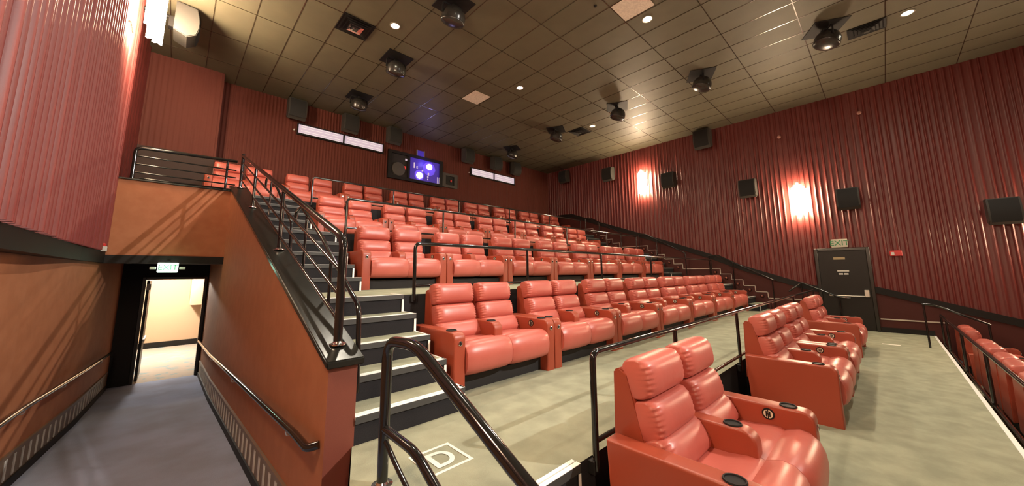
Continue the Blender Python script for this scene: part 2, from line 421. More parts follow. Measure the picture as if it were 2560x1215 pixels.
# corridor right = knee wall
bm = BM()
def kw_top(y): return 0.985 + 0.372*(y-2.65)
A_ = [(2.65, 1.0), (8.86, 0.93)]
v = []
for y in (2.65, 8.86):
    xa, xb = xr_of(min(y, 8.849)), (1.0 if y < 3 else 0.88)
    v += [bm.verts.new((xa, y, -1.1)), bm.verts.new((xb, y, -1.1)), bm.verts.new((xb, y, kw_top(y))), bm.verts.new((xa, y, kw_top(y)))]
for q in ((0,1,2,3),(7,6,5,4),(3,2,6,7),(1,5,6,2),(0,3,7,4)): bm.faces.new([v[i] for i in q])
bm.normal_update()
bmesh.ops.recalc_face_normals(bm, faces=bm.faces[:])
for f in bm.faces: f.material_index = 1 if (abs(f.normal.y) > 0.9 and f.calc_center_median().y < 3) else 0
struct('wall_stair', bm, [M_ORANGE, M_ENDRED])
bm = BM(); quad(bm, (0.66, 8.85, -1.2), (0.64, 11.95, -1.2), (0.64, 11.95, LA-0.28), (0.66, 8.85, LA-0.28))
struct('wall_corridor', bm, M_ORANGE)
bm = BM(); v = []
for y in (2.60, 8.90):
    xa, xb = xr_of(min(y, 8.849))-0.03, (1.03 if y < 3 else 0.91)
    z = kw_top(y)
    v += [bm.verts.new(p) for p in ((xa, y, z), (xb, y, z), (xb, y, z+0.05), (xa, y, z+0.05))]
for q in ((0,1,2,3),(7,6,5,4),(3,2,6,7),(1,5,6,2),(0,3,7,4),(0,4,5,1)): bm.faces.new([v[i] for i in q])
bmesh.ops.recalc_face_normals(bm, faces=bm.faces[:])
bmesh.ops.bevel(bm, geom=bm.edges[:], offset=0.008, segments=2, affect='EDGES')
struct('trim_4', bm, M_CAP)
# wall below D floor left of the foreground steps
struct('wall_walkway', boxbm(0.795, -9.0, -0.9, 0.815, 2.2, 0.0), M_ENDRED)
bm = BM(); quad(bm, (0.81, 1.2, -1.1), (0.81, 2.2, -1.1), (0.81, 2.2, 0.41), (0.81, 1.2, 0.41)); quad(bm, (0.81, 2.2, -1.1), (0.985, 2.65, -1.1), (0.985, 2.65, 0.41), (0.81, 2.2, 0.41)); struct('wall_walkway', bm, M_ENDRED)
# fascia of the deck over the corridor
bm = BM(); box(bm, -1.25, 8.85, 1.93, 0.70, 9.0, LA+0.02); struct('wall_fascia', bm, M_ORANGE)
bm = BM(); box(bm, -1.25, 8.83, 1.79, 0.70, 9.02, 1.93); struct('trim_5', bm, M_TRIM)
bm = BM(); box(bm, -1.25, 8.82, LA+0.02, 0.74, 9.02, LA+0.05, bev=0.006); struct('trim_6', bm, M_CAP)
# lower ceiling of the corridor behind the fascia
bm = BM(); quad(bm, (-1.25, 9.0, 1.93), (-1.25, 12.0, 1.93), (0.7, 12.0, 1.93), (0.7, 9.0, 1.93)); struct('ceiling', bm, M_TRIM)
# corridor end wall with doorway
DW = 11.9; dx0, dx1, dzt, dzb = -0.47, 0.56, 1.48, ramp_z(11.9)
bm = BM(); box(bm, -1.3, DW, -1.2, dx0-0.05, DW+0.15, 1.95); box(bm, dx1+0.05, DW, -1.2, 0.9, DW+0.15, 1.95); box(bm, dx0-0.05, DW, dzt+0.05, dx1+0.05, DW+0.15, 1.95)
struct('wall_end', bm, M_TRIM)
d = thing('door_2', (0, DW, dzb), 'open doorway with dark steel frame at the end of the corridor', 'doorway'); d['kind'] = 'structure'
bm = BM(); h = dzt-dzb
box(bm, dx0-0.06, -0.03, 0, dx0, 0.17, h+0.06, bev=0.006); box(bm, dx1, -0.03, 0, dx1+0.06, 0.17, h+0.06, bev=0.006); box(bm, dx0, -0.03, h, dx1, 0.17, h+0.06, bev=0.006)
obj('door_frame', bm, M_FRAME, d)
bm = boxbm(dx0+0.01, 0.17, 0.02, dx0+0.06, 1.10, h-0.02, bev=0.004); dl = obj('door_leaf', bm, M_DOOR, d)
bm = boxbm(dx0+0.06, 0.25, 0.88, dx0+0.10, 1.0, 0.94, bev=0.01); obj('push_bar', bm, M_STEEL, dl)
bm = boxbm(dx0+0.02, 0.02, h-0.24, dx0+0.09, 0.12, h-0.10, bev=0.005); obj('door_closer', bm, M_WHITE, d)
# hallway beyond
struct('wall_hall', boxbm(-4, 17.2, -1.0, 4, 17.3, 2.2), M_HALLWALL)
struct('wall_hall', boxbm(-4.1, 12.06, -1.0, -4.0, 17.3, 2.2), M_HALLWALL)
struct('wall_hall', boxbm(3.0, 12.06, -1.0, 3.1, 17.3, 2.2), M_HALLWALL)
struct('baseboard_back', boxbm(-4, 17.17, -0.84, 4, 17.2, -0.66), M_TRIM)
struct('ceiling', boxbm(-4, 12.06, 2.0, 4, 17.3, 2.1), M_WHITE)
struct('wall_hall', boxbm(0.45, 15.8, 0.60, 2.9, 17.2, 2.0), M_HALLWALL)
def lamp(name, kind, loc, power, color, size=0.2, parent=None, rot=None, spot=None, blend=0.6):
    ld = bpy.data.lights.new(name, kind); ld.energy = power; ld.color = color
    if kind == 'AREA': ld.size = size
    elif kind in ('POINT', 'SPOT'): ld.shadow_soft_size = size
    if kind == 'SPOT': ld.spot_size = spot; ld.spot_blend = blend
    o = bpy.data.objects.new(name, ld); COL.objects.link(o); o.location = loc
    if rot: o.rotation_euler = rot
    if parent: o.parent = parent
    return o
hl = thing('hall_ceiling_light', (-0.3, 15.2, 2.0), 'round bright ceiling light in the hallway beyond the corridor doorway', 'ceiling light')
bm = BM(); lathe(bm, [(0.16, 0), (0.15, -0.04), (0, -0.05)], n=20); obj('diffuser', bm, mat('hall_diffuser', (1, .95, .85), 0.4, emit=((1, .9, .75), 8.0)), hl, smooth=True)
lamp('hall_lamp', 'POINT', (0, 0, -0.12), 330, (1.0, 0.90, 0.76), 0.12, hl)

# ------------------------------------------------------------------ ceiling
bm = BM(); box(bm, -1.6, -9.2, CEIL, 13.8, 11.8, CEIL+0.1); struct('ceiling', bm, M_CEIL)
bm = BM(); PX, PY = 0.611, 1.2145
y = -0.348*5.03
ylines = [y + k*PY for k in range(-7, 12) if -9 < y+k*PY < YB]
xlines = [1.308 + k*PX for k in range(-4, 21) if -1.2 < 1.308+k*PX < 13.5]
for yy in ylines: box(bm, -1.1, yy-0.008, CEIL-0.004, 13.52, yy+0.008, CEIL)
for xx in xlines: box(bm, xx-0.008, -9, CEIL-0.004, xx+0.008, YB, CEIL)
struct('trim_7', bm, M_GRID)

names5 = ['nearest the left wall', 'in the middle of the rear row', 'nearest the right wall in the rear row', 'beside the large white ceiling tile', 'nearest the top right corner of the view']
for i, (x, y, watts) in enumerate(DOWNLIGHTS):
    lab = ('small bright recessed ceiling downlight ' + names5[i]) if i < 5 else 'recessed ceiling downlight out toward the screen, ' + ['the strong aimed house light', 'unseen added fill, right hand one', 'unseen added fill, left hand one', 'unseen added fill, middle one'][i-5]
    t = thing('downlight', (x, y, CEIL), lab, 'downlight', 'recessed ceiling downlights')
    small = 0.6 if i == 2 else 1.0
    bm = BM(); lathe(bm, [(0.105, 0.0), (0.105, -0.012), (0.085, -0.014), (0.075, -0.004)], n=24); obj('trim_ring', bm, M_WHITE if i == 2 else M_STEEL, t, smooth=True, angle=40)
    bm = BM(); lathe(bm, [(0.075*small, -0.009), (0.0, -0.011)], n=20); obj('lens', bm, M_DLENS, t)
    lamp('downlight_lamp', 'SPOT', (0, 0, -0.06), watts, (1.0, 0.90, 0.74) if watts < 300 else (1.0, 0.93, 0.84), 0.06, t,
         None if watts < 300 else (Vector((-0.8, 6.6, 1.9))-Vector((x, y, CEIL))).to_track_quat('-Z', 'Y').to_euler(), math.radians(150 if watts < 300 else 54), 0.9 if watts < 300 else 0.7)

# white ceiling tiles, air vents
for (x0, y0, x1, y1, lab) in ((5.60, 7.34, 6.15, 7.96, 'small white speckled ceiling tile between the rear downlights'), (5.60, 2.49, 6.15, 3.09, 'large white ceiling tile beside the front downlight')):
    tag(obj('white_ceiling_tile', boxbm(x0, y0, CEIL-0.012, x1, y1, CEIL-0.002), M_TILEWHITE), lab, 'ceiling tile')
def vent(x0, y0, x1, y1, lab, lit):
    cx, cy = (x0+x1)/2, (y0+y1)/2; t = thing('air_vent', (cx, cy, CEIL), lab, 'air vent', 'black square ceiling vents')
    hx, hy = (x1-x0)/2, (y1-y0)/2
    bm = BM(); box(bm, -hx, -hy, -0.01, hx, hy, -0.002); obj('backing', bm, M_BLACK, t)
    for k in range(5):
        s = 1.0-0.19*k; a, b = hx*s, hy*s; zt, zb = -0.010-0.010*k, -0.020-0.012*k; q = 0.80
        bm = BM()
        o_ = [(-a, -b), (a, -b), (a, b), (-a, b)]; i_ = [(-a+0.05, -b+0.05), (a-0.05, -b+0.05), (a-0.05, b-0.05), (-a+0.05, b-0.05)]
        vo = [bm.verts.new((p[0], p[1], zb)) for p in o_]; vi = [bm.verts.new((p[0], p[1], zt+0.004)) for p in i_]
        for j in range(4): bm.faces.new([vo[j], vo[(j+1) % 4], vi[(j+1) % 4], vi[j]])
        obj('louver', bm, M_CHROME if (lit and k > 2) else M_BLACK, t)  # the flag swaps the inner louvers from black to chrome
    bm = BM(); box(bm, -0.045, -0.045, -0.085, 0.045, 0.045, -0.07, bev=0.01)
    obj('centre_plate', bm, M_SPEAKER, t)
vent(1.92, 6.70, 2.54, 7.29, 'black square louvred ceiling vent near the left rear downlight', True)
vent(9.86, 6.80, 10.46, 7.37, 'black square ceiling vent beside the small rear right downlight', False)
vent(9.86, -0.55, 10.30, 0.03, 'black ceiling vent behind the frontmost hanging ball speaker', False)

# hanging ball speakers
def globe():
    t = thing('ball_speaker', (0, 0, 0), '', 'speaker', 'black ball speakers hanging from the ceiling')
    obj('ceiling_plate', boxbm(-0.30, -0.30, -0.015, 0.30, 0.30, -0.002, bev=0.004), M_BLACK, t)
    bm = BM(); tube(bm, [(0, 0, -0.01), (0, 0, -0.12)], 0.035); tube(bm, [(-0.235, 0, -0.27), (-0.235, 0, -0.10), (-0.20, 0, -0.055), (0.20, 0, -0.055), (0.235, 0, -0.10), (0.235, 0, -0.27)], 0.016, n=8, rad=0.04)
    obj('yoke', bm, M_BLACK, t, smooth=True, angle=50)
    n = 14; pr = [(0.0, 0.225)] + [(0.225*math.sin(a), 0.225*math.cos(a)) for a in [PI*k/n for k in range(1, 9)]]
    bm = BM(); lathe(bm, pr, (0, 0, 0), n=32)
    sh = obj('shell', bm, M_GLOBE, t, smooth=True); sh.location = (0, 0, -0.29)
    bm = BM(); lathe(bm, [(0.222, -0.052), (0.226, -0.065), (0.222, -0.078), (0.195, -0.10), (0.11, -0.125), (0.0, -0.135)], n=32)
    gr = obj('grille', bm, M_GLOBE, t, smooth=True, angle=50); gr.location = (0, 0, -0.29)
    for o in (sh, gr): o.rotation_euler = (math.radians(18), 0, 0)
    return t
g0 = globe()
GP = [(3.36, 5.10, 'big glossy one nearest the camera in the left line'), (3.35, 7.47, 'left line, second from the camera'), (3.37, 9.88, 'left line, above the long strip window'),
      (9.55, 10.0, 'right line, furthest back by the rear wall'), (9.40, 7.57, 'right line, beside the small vent'), (9.40, 5.15, 'right line, by the bright glow on the tiles'),
      (9.40, 2.75, 'right line, with a violet glint under the ceiling middle'), (9.43, 0.33, 'right line, nearest the camera by the black vent')]
for i, (x, y, lab) in enumerate(GP):
    lab = 'black hanging ball speaker, ' + lab
    if i == 0: g0.location = (x, y, CEIL); g0['label'] = lab
    else:
        g = dup(g0, (x, y, CEIL), lab, rotz=(0 if x < 6 else 0.5))

# wall speakers (wedge with curved front), local: wall at y=0, facing -y
def wall_speaker(wd=0.46, ht=0.66):
    t = thing('wall_speaker', (0, 0, 0), '', 'speaker', None)
    h = ht/2
    prof = [(-0.08, h), (-0.36, h*0.92)] + [(-0.36-0.055*math.sin(PI*k/8), h*0.92-(ht*0.86)*k/8) for k in range(1, 8)] + [(-0.26, -h*0.86), (-0.08, -h*0.62)]
    bm = BM(); prism_x(bm, prof, -wd/2, wd/2)
    bmesh.ops.bevel(bm, geom=[e for e in bm.edges if abs(e.verts[0].co.x-e.verts[1].co.x) < 1e-5], offset=0.012, segments=2, affect='EDGES')
    obj('cabinet', bm, M_SPEAKER, t, smooth=True, angle=35)
    pr = [(-0.362-0.055*math.sin(PI*(k+.3)/8.6)-0.008, h*0.86-(ht*0.78)*k/8) for k in range(9)]
    bm = BM(); a = []; 
    for yy, zz in pr: a.append((bm.verts.new((-wd/2+0.03, yy, zz)), bm.verts.new((wd/2-0.03, yy, zz))))
    for p, q in zip(a, a[1:]): bm.faces.new([p[0], p[1], q[1], q[0]])
    obj('grille', bm, M_GRILLE, t, smooth=True)
    bm = BM(); box(bm, -0.07, -0.10, -0.10, 0.07, 0.0, 0.10, bev=0.008); obj('wall_bracket', bm, M_BLACK, t)
    return t
s0 = wall_speaker(); first = True
def put_speaker(loc, rz, lab, grp, sc=1.0):
    global first
    if first: s = s0; first = False; s.location = loc; s.rotation_euler = (0, 0, rz); s['label'] = lab; s['group'] = grp
    else: s = dup(s0, loc, lab, grp, rz)
    s.scale = (sc, sc, sc); return s
RW = [(10.25, 6.13, 'in the dark rear corner'), (7.85, 5.75, 'left of the rear wall lamp'), (5.30, 4.99, 'right of the rear wall lamp'), (2.80, 4.22, 'left of the front wall lamp'), (0.50, 3.52, 'right of the front wall lamp, olive lit face'), (-1.95, 2.86, 'at the right edge with a bright white side')]
for y, z, lab in RW: put_speaker((XWR-0.01, y, z), -PI/2, 'dark wedge speaker on the right wall ' + lab, 'wall speakers on the right wall')
put_speaker((XWR-0.01, 4.0, 6.22), -PI/2, 'big black speaker hung high at the ceiling line of the right wall', 'wall speakers on the right wall', 1.15)
BW = [(2.13, 'above the left end of the left strip window'), (3.62, 'above the middle of the left strip window'), (5.08, 'above the projection window'), (8.25, 'left of the right strip window'), (9.78, 'over the right strip window'), (10.95, 'above the right end of the right strip window')]
for x, lab in BW: put_speaker((x, YB-0.01, 6.28), 0, 'black rear speaker ' + lab, 'wall speakers on the rear wall')
s = put_speaker((-0.52, 8.72, 6.27), PI/2, 'wedge speaker with brightly lit white side beside the left wall lamp', 'wall speakers on the left wall', 1.05)
bm = BM(); tube(bm, [(0, 0.42, 0.1), (0, -0.1, 0.1)], 0.03, n=10); obj('mounting_arm', bm, M_BLACK, s, smooth=True, angle=60)

# sconces: curved white glass of stepped slats, local wall at y=0 facing -y
def sconce():
    t = thing('wall_lamp', (0, 0, 0), '', 'wall lamp', 'glowing wall lamps')
    obj('backplate', boxbm(-0.16, -0.03, -0.40, 0.16, 0.0, 0.40, bev=0.008), M_STEEL, t)
    for k in range(7):
        a = (k-3)/3.6; x = 0.20*math.sin(a*1.25); yy = -0.05-0.15*math.cos(a*1.25)
        hh = 0.50-0.035*abs(k-3)*1.2
        bm = BM(); box(bm, -0.030, -0.012, -hh-(0.03 if k % 2 else 0), 0.030, 0.012, hh-0.02*abs(k-3), bev=0.004)
        o = obj('glass_slat', bm, M_SCONCE, t); o.location = (x, yy, 0); o.rotation_euler = (0, 0, a*1.1)
    return t
k0 = sconce()
SP = [((XWR, 6.40, 5.17), -PI/2, 'glowing white wall lamp further back on the red right wall'), ((XWR, 1.56, 3.70), -PI/2, 'glowing white wall lamp above the black exit door'),
      ((-0.91, 7.90, 5.92), PI/2, 'blazing white wall lamp at the top of the left wall'), ((XWR, -3.0, 2.6), -PI/2, 'glowing wall lamp on the right wall beyond the frame edge'), ((-0.97, 1.6, 3.9), PI/2, 'glowing wall lamp on the left wall beside the camera'), ((-0.95, -3.0, 3.4), PI/2, 'glowing wall lamp on the left wall behind the camera')]
for i, (p, rz, lab) in enumerate(SP):
    if i == 0: s = k0; s.location = p; s.rotation_euler = (0, 0, rz); s['label'] = lab
    else: s = dup(k0, p, lab, rotz=rz)
    if i == 2: s.scale = (1.25, 1.9, 1.0)

# rear wall: strip windows, projection port
def strip_light(x0, x1, z0, z1, lab):
    cx = (x0+x1)/2; t = thing('strip_window', (cx, YB-0.02, (z0+z1)/2), lab, 'lit window', 'lit strip windows in the rear wall')
    hw, hh = (x1-x0)/2, (z1-z0)/2
    bm = BM(); box(bm, -hw-0.03, -0.06, -hh-0.05, hw+0.03, 0.0, -hh); box(bm, -hw-0.03, -0.06, hh, hw+0.03, 0.0, hh+0.025)
    box(bm, -hw-0.03, -0.06, -hh, -hw, 0.0, hh); box(bm, hw, -0.06, -hh, hw+0.03, 0.0, hh); box(bm, -0.02, -0.06, -hh, 0.02, 0.0, hh)
    obj('frame', bm, M_BLACK, t)
    for s in (-1, 1):
        bm = boxbm(min(s*0.02, s*hw), -0.02, -hh, max(s*0.02, s*hw), -0.01, hh); p = obj('pane', bm, M_TUBELIGHT, t)
        bm = BM()
        for zz in (-0.045, 0.045, hh*0.85, -hh*0.85):
            tube(bm, [(s*0.10, -0.026, zz), (s*(hw-0.08), -0.026, zz)], 0.006, n=6)
        obj('lamp_reflection', bm, M_TUBEREFLECT, p)  # lamp reflections on the pane, drawn as glowing tubes
    bm = BM(); lathe(bm, [(0.0, -0.05), (0.022, -0.04), (0.026, 0.0)], (-hw-0.10, 0, -hh*0.5), n=12, axis='y'); obj('indicator', bm, M_WHITE, t)
strip_light(2.24, 4.78, 5.70, 5.97, 'long left strip window glowing pale lilac on the rear wall')
strip_light(8.57, 11.05, 5.64, 5.92, 'shorter looking right strip window glowing pale pink on the rear wall')
t = thing('projection_port', (6.1, YB-0.02, 5.35), 'black framed projection window with glowing violet projector inside', 'projection window')
bm = BM(); X0, X1, Z0, Z1 = -1.12, 1.06, -0.49, 0.52
box(bm, X0, -0.08, Z0, X1, 0.0, Z0+0.10); box(bm, X0, -0.08, Z1-0.10, X1, 0.0, Z1); box(bm, X0, -0.08, Z0+0.1, X0+0.12, 0.0, Z1-0.1); box(bm, X1-0.12, -0.08, Z0+0.1, X1, 0.0, Z1-0.1); box(bm, -0.38, -0.07, Z0+0.1, -0.30, 0.0, Z1-0.1)
obj('frame', bm, M_BLACK, t)
obj('backing', boxbm(X0+0.1, -0.02, Z0+0.1, -0.34, -0.012, Z1-0.1), M_RUBBER, t)
obj('booth_glow', boxbm(-0.30, -0.02, Z0+0.10, X1-0.12, -0.012, Z1-0.1), M_PROJ, t)  # emissive sheet stands in for the lit booth interior
for (cx, cz, rx, nm) in ((0.50, 0.20, 0.10, 'upper'), (0.10, -0.20, 0.11, 'lower')):
    bm = BM(); lathe(bm, [(rx*1.15, -0.02), (rx*1.15, -0.05), (rx*0.9, -0.056), (0, -0.058)], (cx, 0, cz), n=8 if nm == 'lower' else 16, axis='y'); obj('lens', bm, M_PROJ2, t)
for (cx, cz, rx) in ((0.50, 0.12, 0.27), (0.10, -0.18, 0.20)):
    bm = BM(); lathe(bm, [(rx, -0.021), (rx*0.8, -0.024), (0, -0.026)], (cx, 0, cz), n=9, axis='y'); obj('violet_glow', bm, M_PROJ3, t)  # brighter light around the lenses, put in as emissive discs
bm = BM()
for (cx, cz, a, b) in ((0.47, -0.08, .03, .05), (0.45, -0.20, .025, .03), (0.45, -0.29, .02, .03), (-0.12, 0.15, .02, .10), (0.0, 0.12, .03, .012), (0.0, 0.07, .03, .012), (0.22, 0.0, .03, .03), (-0.44, 0.28, .035, .035), (0.93, -0.25, .006, .12), (0.86, -0.25, .006, .12)):
    box(bm, cx-a, -0.035, cz-b, cx+a, -0.02, cz+b)
obj('equipment_light', bm, M_TUBELIGHT, t)
bm = BM(); box(bm, -0.50, -0.035, -0.08, -0.44, -0.021, 0.03); obj('red_lamp', bm, mat('red_glow', (.4, .02, .02), .4, emit=((1, .05, .04), .25)), t)
bm = BM(); lathe(bm, [(0.26, -0.02), (0.24, -0.06), (0.0, -0.07)], (-0.72, 0, -0.12), n=20, axis='y'); obj('monitor_back', bm, mat('grey_case', (0.06, 0.055, 0.05), .5), t, smooth=True, angle=40)
bm = BM(); box(bm, -0.02, -0.05, Z1, 0.24, 0.0, Z1+0.22); obj('upper_notch', bm, M_PROJ, t)
obj('notch_edge', boxbm(-0.05, -0.06, Z1, -0.02, 0.0, Z1+0.24), M_STEEL, t); obj('notch_edge', boxbm(0.24, -0.06, Z1-0.06, 0.27, 0.0, Z1+0.24), M_STEEL, t)
lamp('projector_lamp', 'POINT', (0.3, -0.3, 0.3), 3.0, (0.25, 0.2, 1.0), 0.08, t)
t = thing('small_port', (7.52, YB-0.02, 5.18), 'small black port window right of the projection window', 'projection window')
bm = BM(); box(bm, -0.35, -0.06, -0.28, 0.35, 0, -0.18); box(bm, -0.35, -0.06, 0.18, 0.35, 0, 0.28); box(bm, -0.35, -0.06, -0.18, -0.2, 0, 0.18); box(bm, 0.2, -0.06, -0.18, 0.35, 0, 0.18)
obj('frame', bm, mat('port_frame', (0.05, 0.045, 0.04), .6), t); obj('pane', boxbm(-0.2, -0.03, -0.18, 0.2, -0.02, 0.18), M_BLACK, t)
obj('red_knob', boxbm(0.02, -0.06, -0.05, 0.08, -0.03, 0.03), M_RED, t)

# ------------------------------------------------------------------ recliner loveseat
def pillow(w_, d_, h_, wrinkle=0.009, nx=28, ny=8, nz=24, ex=0.32, pinch=0.07):
    """rounded cushion centred at the origin; pinched, wrinkled left and right ends"""
    bm = BM(); g = {}
    def put(i, j, k):
        key = (i, j, k)
        if key in g: return g[key]
        u, v, t = 2*i/nx-1, 2*j/ny-1, 2*k/nz-1
        p = Vector((u, v, t)); m_ = max(abs(u), abs(v), abs(t))
        # round the (v, t) section, keep the length straight with softly closed ends
        mvt = max(abs(v), abs(t)); l = (abs(v)**2.8+abs(t)**3.6)**(1/3.2) if mvt > 0 else 1
        sc = mvt/l if l > 0 else 1
        sc = min(sc, 1.0)
        qv, qt = v*(0.35*1+0.65*sc) if False else v*sc, t*sc
        e = abs(u)**9
        x = u*w_/2*(1-0.035*(abs(qv)**2+abs(qt)**2)*(abs(u)**4)); y = qv*d_/2*(1-0.26*e); z = qt*h_/2*(1-pinch*e)
        q = Vector((u, qv, qt))
        # plump front: bulge in -y
        y -= 0.018*(1-q.x**4)*(1-q.z**2)*(1 if q.y < 0 else 0)
        e2 = max(0, (abs(q.x)-0.80)/0.20)**0.8
        ww = wrinkle*e2*math.sin(q.z*21+(2 if q.x > 0 else 0)+1.5*math.sin(q.z*3))*(1-abs(q.z)**4)
        if q.y < 0.2: y -= ww
        g[key] = bm.verts.new((x, y, z)); return g[key]
    for a, (n1, n2, n3) in enumerate(((nx, ny, nz),)):
        for i in range(nx):
            for j in range(ny):
                bm.faces.new([put(i, j, 0), put(i, j+1, 0), put(i+1, j+1, 0), put(i+1, j, 0)])
                bm.faces.new([put(i, j, nz), put(i+1, j, nz), put(i+1, j+1, nz), put(i, j+1, nz)])
            for k in range(nz):
                bm.faces.new([put(i, 0, k), put(i+1, 0, k), put(i+1, 0, k+1), put(i, 0, k+1)])
                bm.faces.new([put(i, ny, k), put(i, ny, k+1), put(i+1, ny, k+1), put(i+1, ny, k)])
        for j in range(ny):
            for k in range(nz):
                bm.faces.new([put(0, j, k), put(0, j, k+1), put(0, j+1, k+1), put(0, j+1, k)])
                bm.faces.new([put(nx, j, k), put(nx, j+1, k), put(nx, j+1, k+1), put(nx, j, k+1)])
    return bm
def seat_bm(w_):
    """seat pad with waterfall front; local x centred; y: 0 = couch front; z from floor"""
    prof = [(0.68, 0.40), (0.66, 0.455), (0.50, 0.452), (0.36, 0.455), (0.25, 0.472), (0.195, 0.470), (0.17, 0.459), (0.145, 0.472), (0.08, 0.492), (0.02, 0.482), (-0.025, 0.445), (-0.048, 0.39),
            (-0.055, 0.34), (-0.052, 0.29), (-0.044, 0.24), (-0.022, 0.20), (0.02, 0.175), (0.10, 0.170), (0.66, 0.17), (0.68, 0.19)]
    nx = 16; bm = BM(); rings = []
    for i in range(nx+1):
        u = 2*i/nx-1; e = abs(u)**7; ring = []
        for (y, z) in prof:
            cy, cz = 0.30, 0.31
            k = 1-0.055*e
            yy = cy+(y-cy)*(k if y < cy else 1); zz = cz+(z-cz)*k
            if z > 0.4: zz += 0.010*(1-u*u)
            if y < 0.0: yy -= 0.012*(1-u*u)
            ring.append(bm.verts.new((u*w_/2, yy, zz)))
        rings.append(ring)
    n = len(prof)
    for a, b in zip(rings, rings[1:]):
        for k in range(n): bm.faces.new([a[k], b[k], b[(k+1) % n], a[(k+1) % n]])
    bm.faces.new(rings[0]); bm.faces.new(rings[-1][::-1])
    bmesh.ops.recalc_face_normals(bm, faces=bm.faces[:])
    return bm
def arm_prof(ffront, zt=0.60, yback=0.82, zb=0.0, rr=0.07, droop=0.0):
    P = [(yback-0.03, zb), (yback, zt)]
    P += [(ffront+rr-rr*math.sin(a), zt-droop-rr+rr*math.cos(a)) for a in [PI/2*k/5 for k in range(6)]]
    P += [(ffront, zb)]; return P
def arm_bm(x0, x1, ffront, zt=0.60, zb=0.0, rr=0.07, yback=0.82, bev=0.018):
    bm = BM(); prism_x(bm, arm_prof(ffront, zt, yback, zb, rr), x0, x1)
    side = [e for e in bm.edges if abs(e.verts[0].co.x-e.verts[1].co.x) < 1e-6 and not (e.verts[0].co.z < zb+1e-4 and e.verts[1].co.z < zb+1e-4)]
    bmesh.ops.bevel(bm, geom=side, offset=bev, segments=3, profile=0.6, affect='EDGES')
    return bm
HW = 0.745; AW = 0.135
def make_loveseat():
    t = thing('recliner_loveseat', (0, 0, 0), '', 'recliner', '')
    obj('base', boxbm(-HW+AW, 0.12, 0.0, HW-AW, 0.74, 0.14), M_RUBBER, t)
    for s in (-1, 1):
        x0, x1 = (-HW, -HW+AW) if s < 0 else (HW-AW, HW)
        a = obj('armrest', arm_bm(x0, x1, 0.0), M_PANEL_LEATHER, t, smooth=True, angle=40)
        bm = BM(); lathe(bm, [(0.0, 0.603), (0.044, 0.603), (0.046, 0.609), (0.052, 0.610), (0.055, 0.602)], ((x0+x1)/2, 0.155, 0), n=24); 
        for f in bm.faces: f.material_index = 1 if f.calc_center_median().z > 0.6045 or False else 0
        obj('cup_holder', bm, [M_BLACK, M_BLACK], a, smooth=True, angle=40)
        bm = BM(); lathe(bm, [(0.024, 0.0), (0.024, -0.006), (0.016, -0.008), (0.014, -0.003), (0, -0.003)], ((x0+x1)/2, -0.001, 0.495), n=16, axis='y'); obj('recline_button', bm, M_CHROME, a, smooth=True, angle=40)
        bm = BM(); box(bm, (x0+x1)/2-0.006, -0.009, 0.48, (x0+x1)/2+0.006, -0.002, 0.51); obj('button_slot', bm, M_BLACK, a)
        if s > 0:
            bm = BM(); lathe(bm, [(0.040, 0.0), (0.040, -0.006), (0.0, -0.006)], (x0, 0.27, 0.535), n=24, axis='x')
            bg = obj('seat_badge', bm, M_BLACK, a)
            bm = BM(); lathe(bm, [(0.030, -0.007), (0.0, -0.0075)], (x0, 0.27, 0.535), n=24, axis='x')
            for f in bm.faces: f.material_index = 0
            box(bm, x0-0.0105, 0.255, 0.515, x0-0.007, 0.263, 0.555, 1); box(bm, x0-0.0105, 0.277, 0.515, x0-0.007, 0.285, 0.555, 1); box(bm, x0-0.0105, 0.262, 0.532, x0-0.007, 0.278, 0.538, 1)
            box(bm, x0-0.0102, 0.267, 0.50, x0-0.007, 0.273, 0.57, 1)
            bd = obj('badge_face', bm, [M_IVORY, M_BLACK], a)
            bg.parent = t; bd.parent = bg
    for s in (-1, 1):
        cx = s*0.3045; wd = 0.605
        st = obj('seat', seat_bm(wd), M_LEATHER, t, smooth=True, angle=50); st.location = (cx, 0, 0)
        # back shell: wedge
        wsh = 0.55; cs = s*0.312
        bm = BM(); prism_x(bm, [(0.60, 0.40), (0.86, 0.30), (0.845, 0.965), (0.80, 0.985), (0.745, 0.955), (0.66, 0.62)], cs-wsh/2, cs+wsh/2)
        bmesh.ops.bevel(bm, geom=[e for e in bm.edges], offset=0.010, segments=2, affect='EDGES')
        bk = obj('backrest', bm, M_PANEL_LEATHER, t, smooth=True, angle=40)
        for nm, w_, d_, h_, y, z, rx in (('headrest', 0.55, 0.20, 0.245, 0.70, 0.930, -9), ('back_cushion', 0.55, 0.20, 0.235, 0.65, 0.695, -16), ('lumbar_cushion', 0.585, 0.20, 0.225, 0.572, 0.505, -30)):
            o = obj(nm, pillow(w_, d_, h_), M_LEATHER, t, smooth=True); o.location = (cs, y, z); o.rotation_euler = (math.radians(rx), 0, 0); o.parent = bk
    c = obj('centre_armrest', arm_bm(-0.062, 0.062, 0.20, zt=0.615, zb=0.44, rr=0.09, yback=0.70), M_PANEL_LEATHER, t, smooth=True, angle=40)
    bm = BM(); lathe(bm, [(0.0, 0.618), (0.044, 0.618), (0.046, 0.624), (0.052, 0.625), (0.055, 0.616)], (0, 0.34, 0), n=24); obj('cup_holder', bm, M_BLACK, c, smooth=True, angle=40)
    return t
L0 = make_loveseat(); used = False
def put_seat(x_left, yfront, z, label, group, sx=1.0):
    global used
    if not used: r = L0; used = True
    else: r = dup(L0, (0, 0, 0), label, group)
    r.location = (x_left+0.75*sx, yfront, z); r['label'] = label; r['group'] = group; r.scale = (sx, 1, 1)
    return r
ordn = ['first', 'second', 'third', 'fourth', 'fifth', 'sixth', 'seventh', 'eighth', 'ninth']
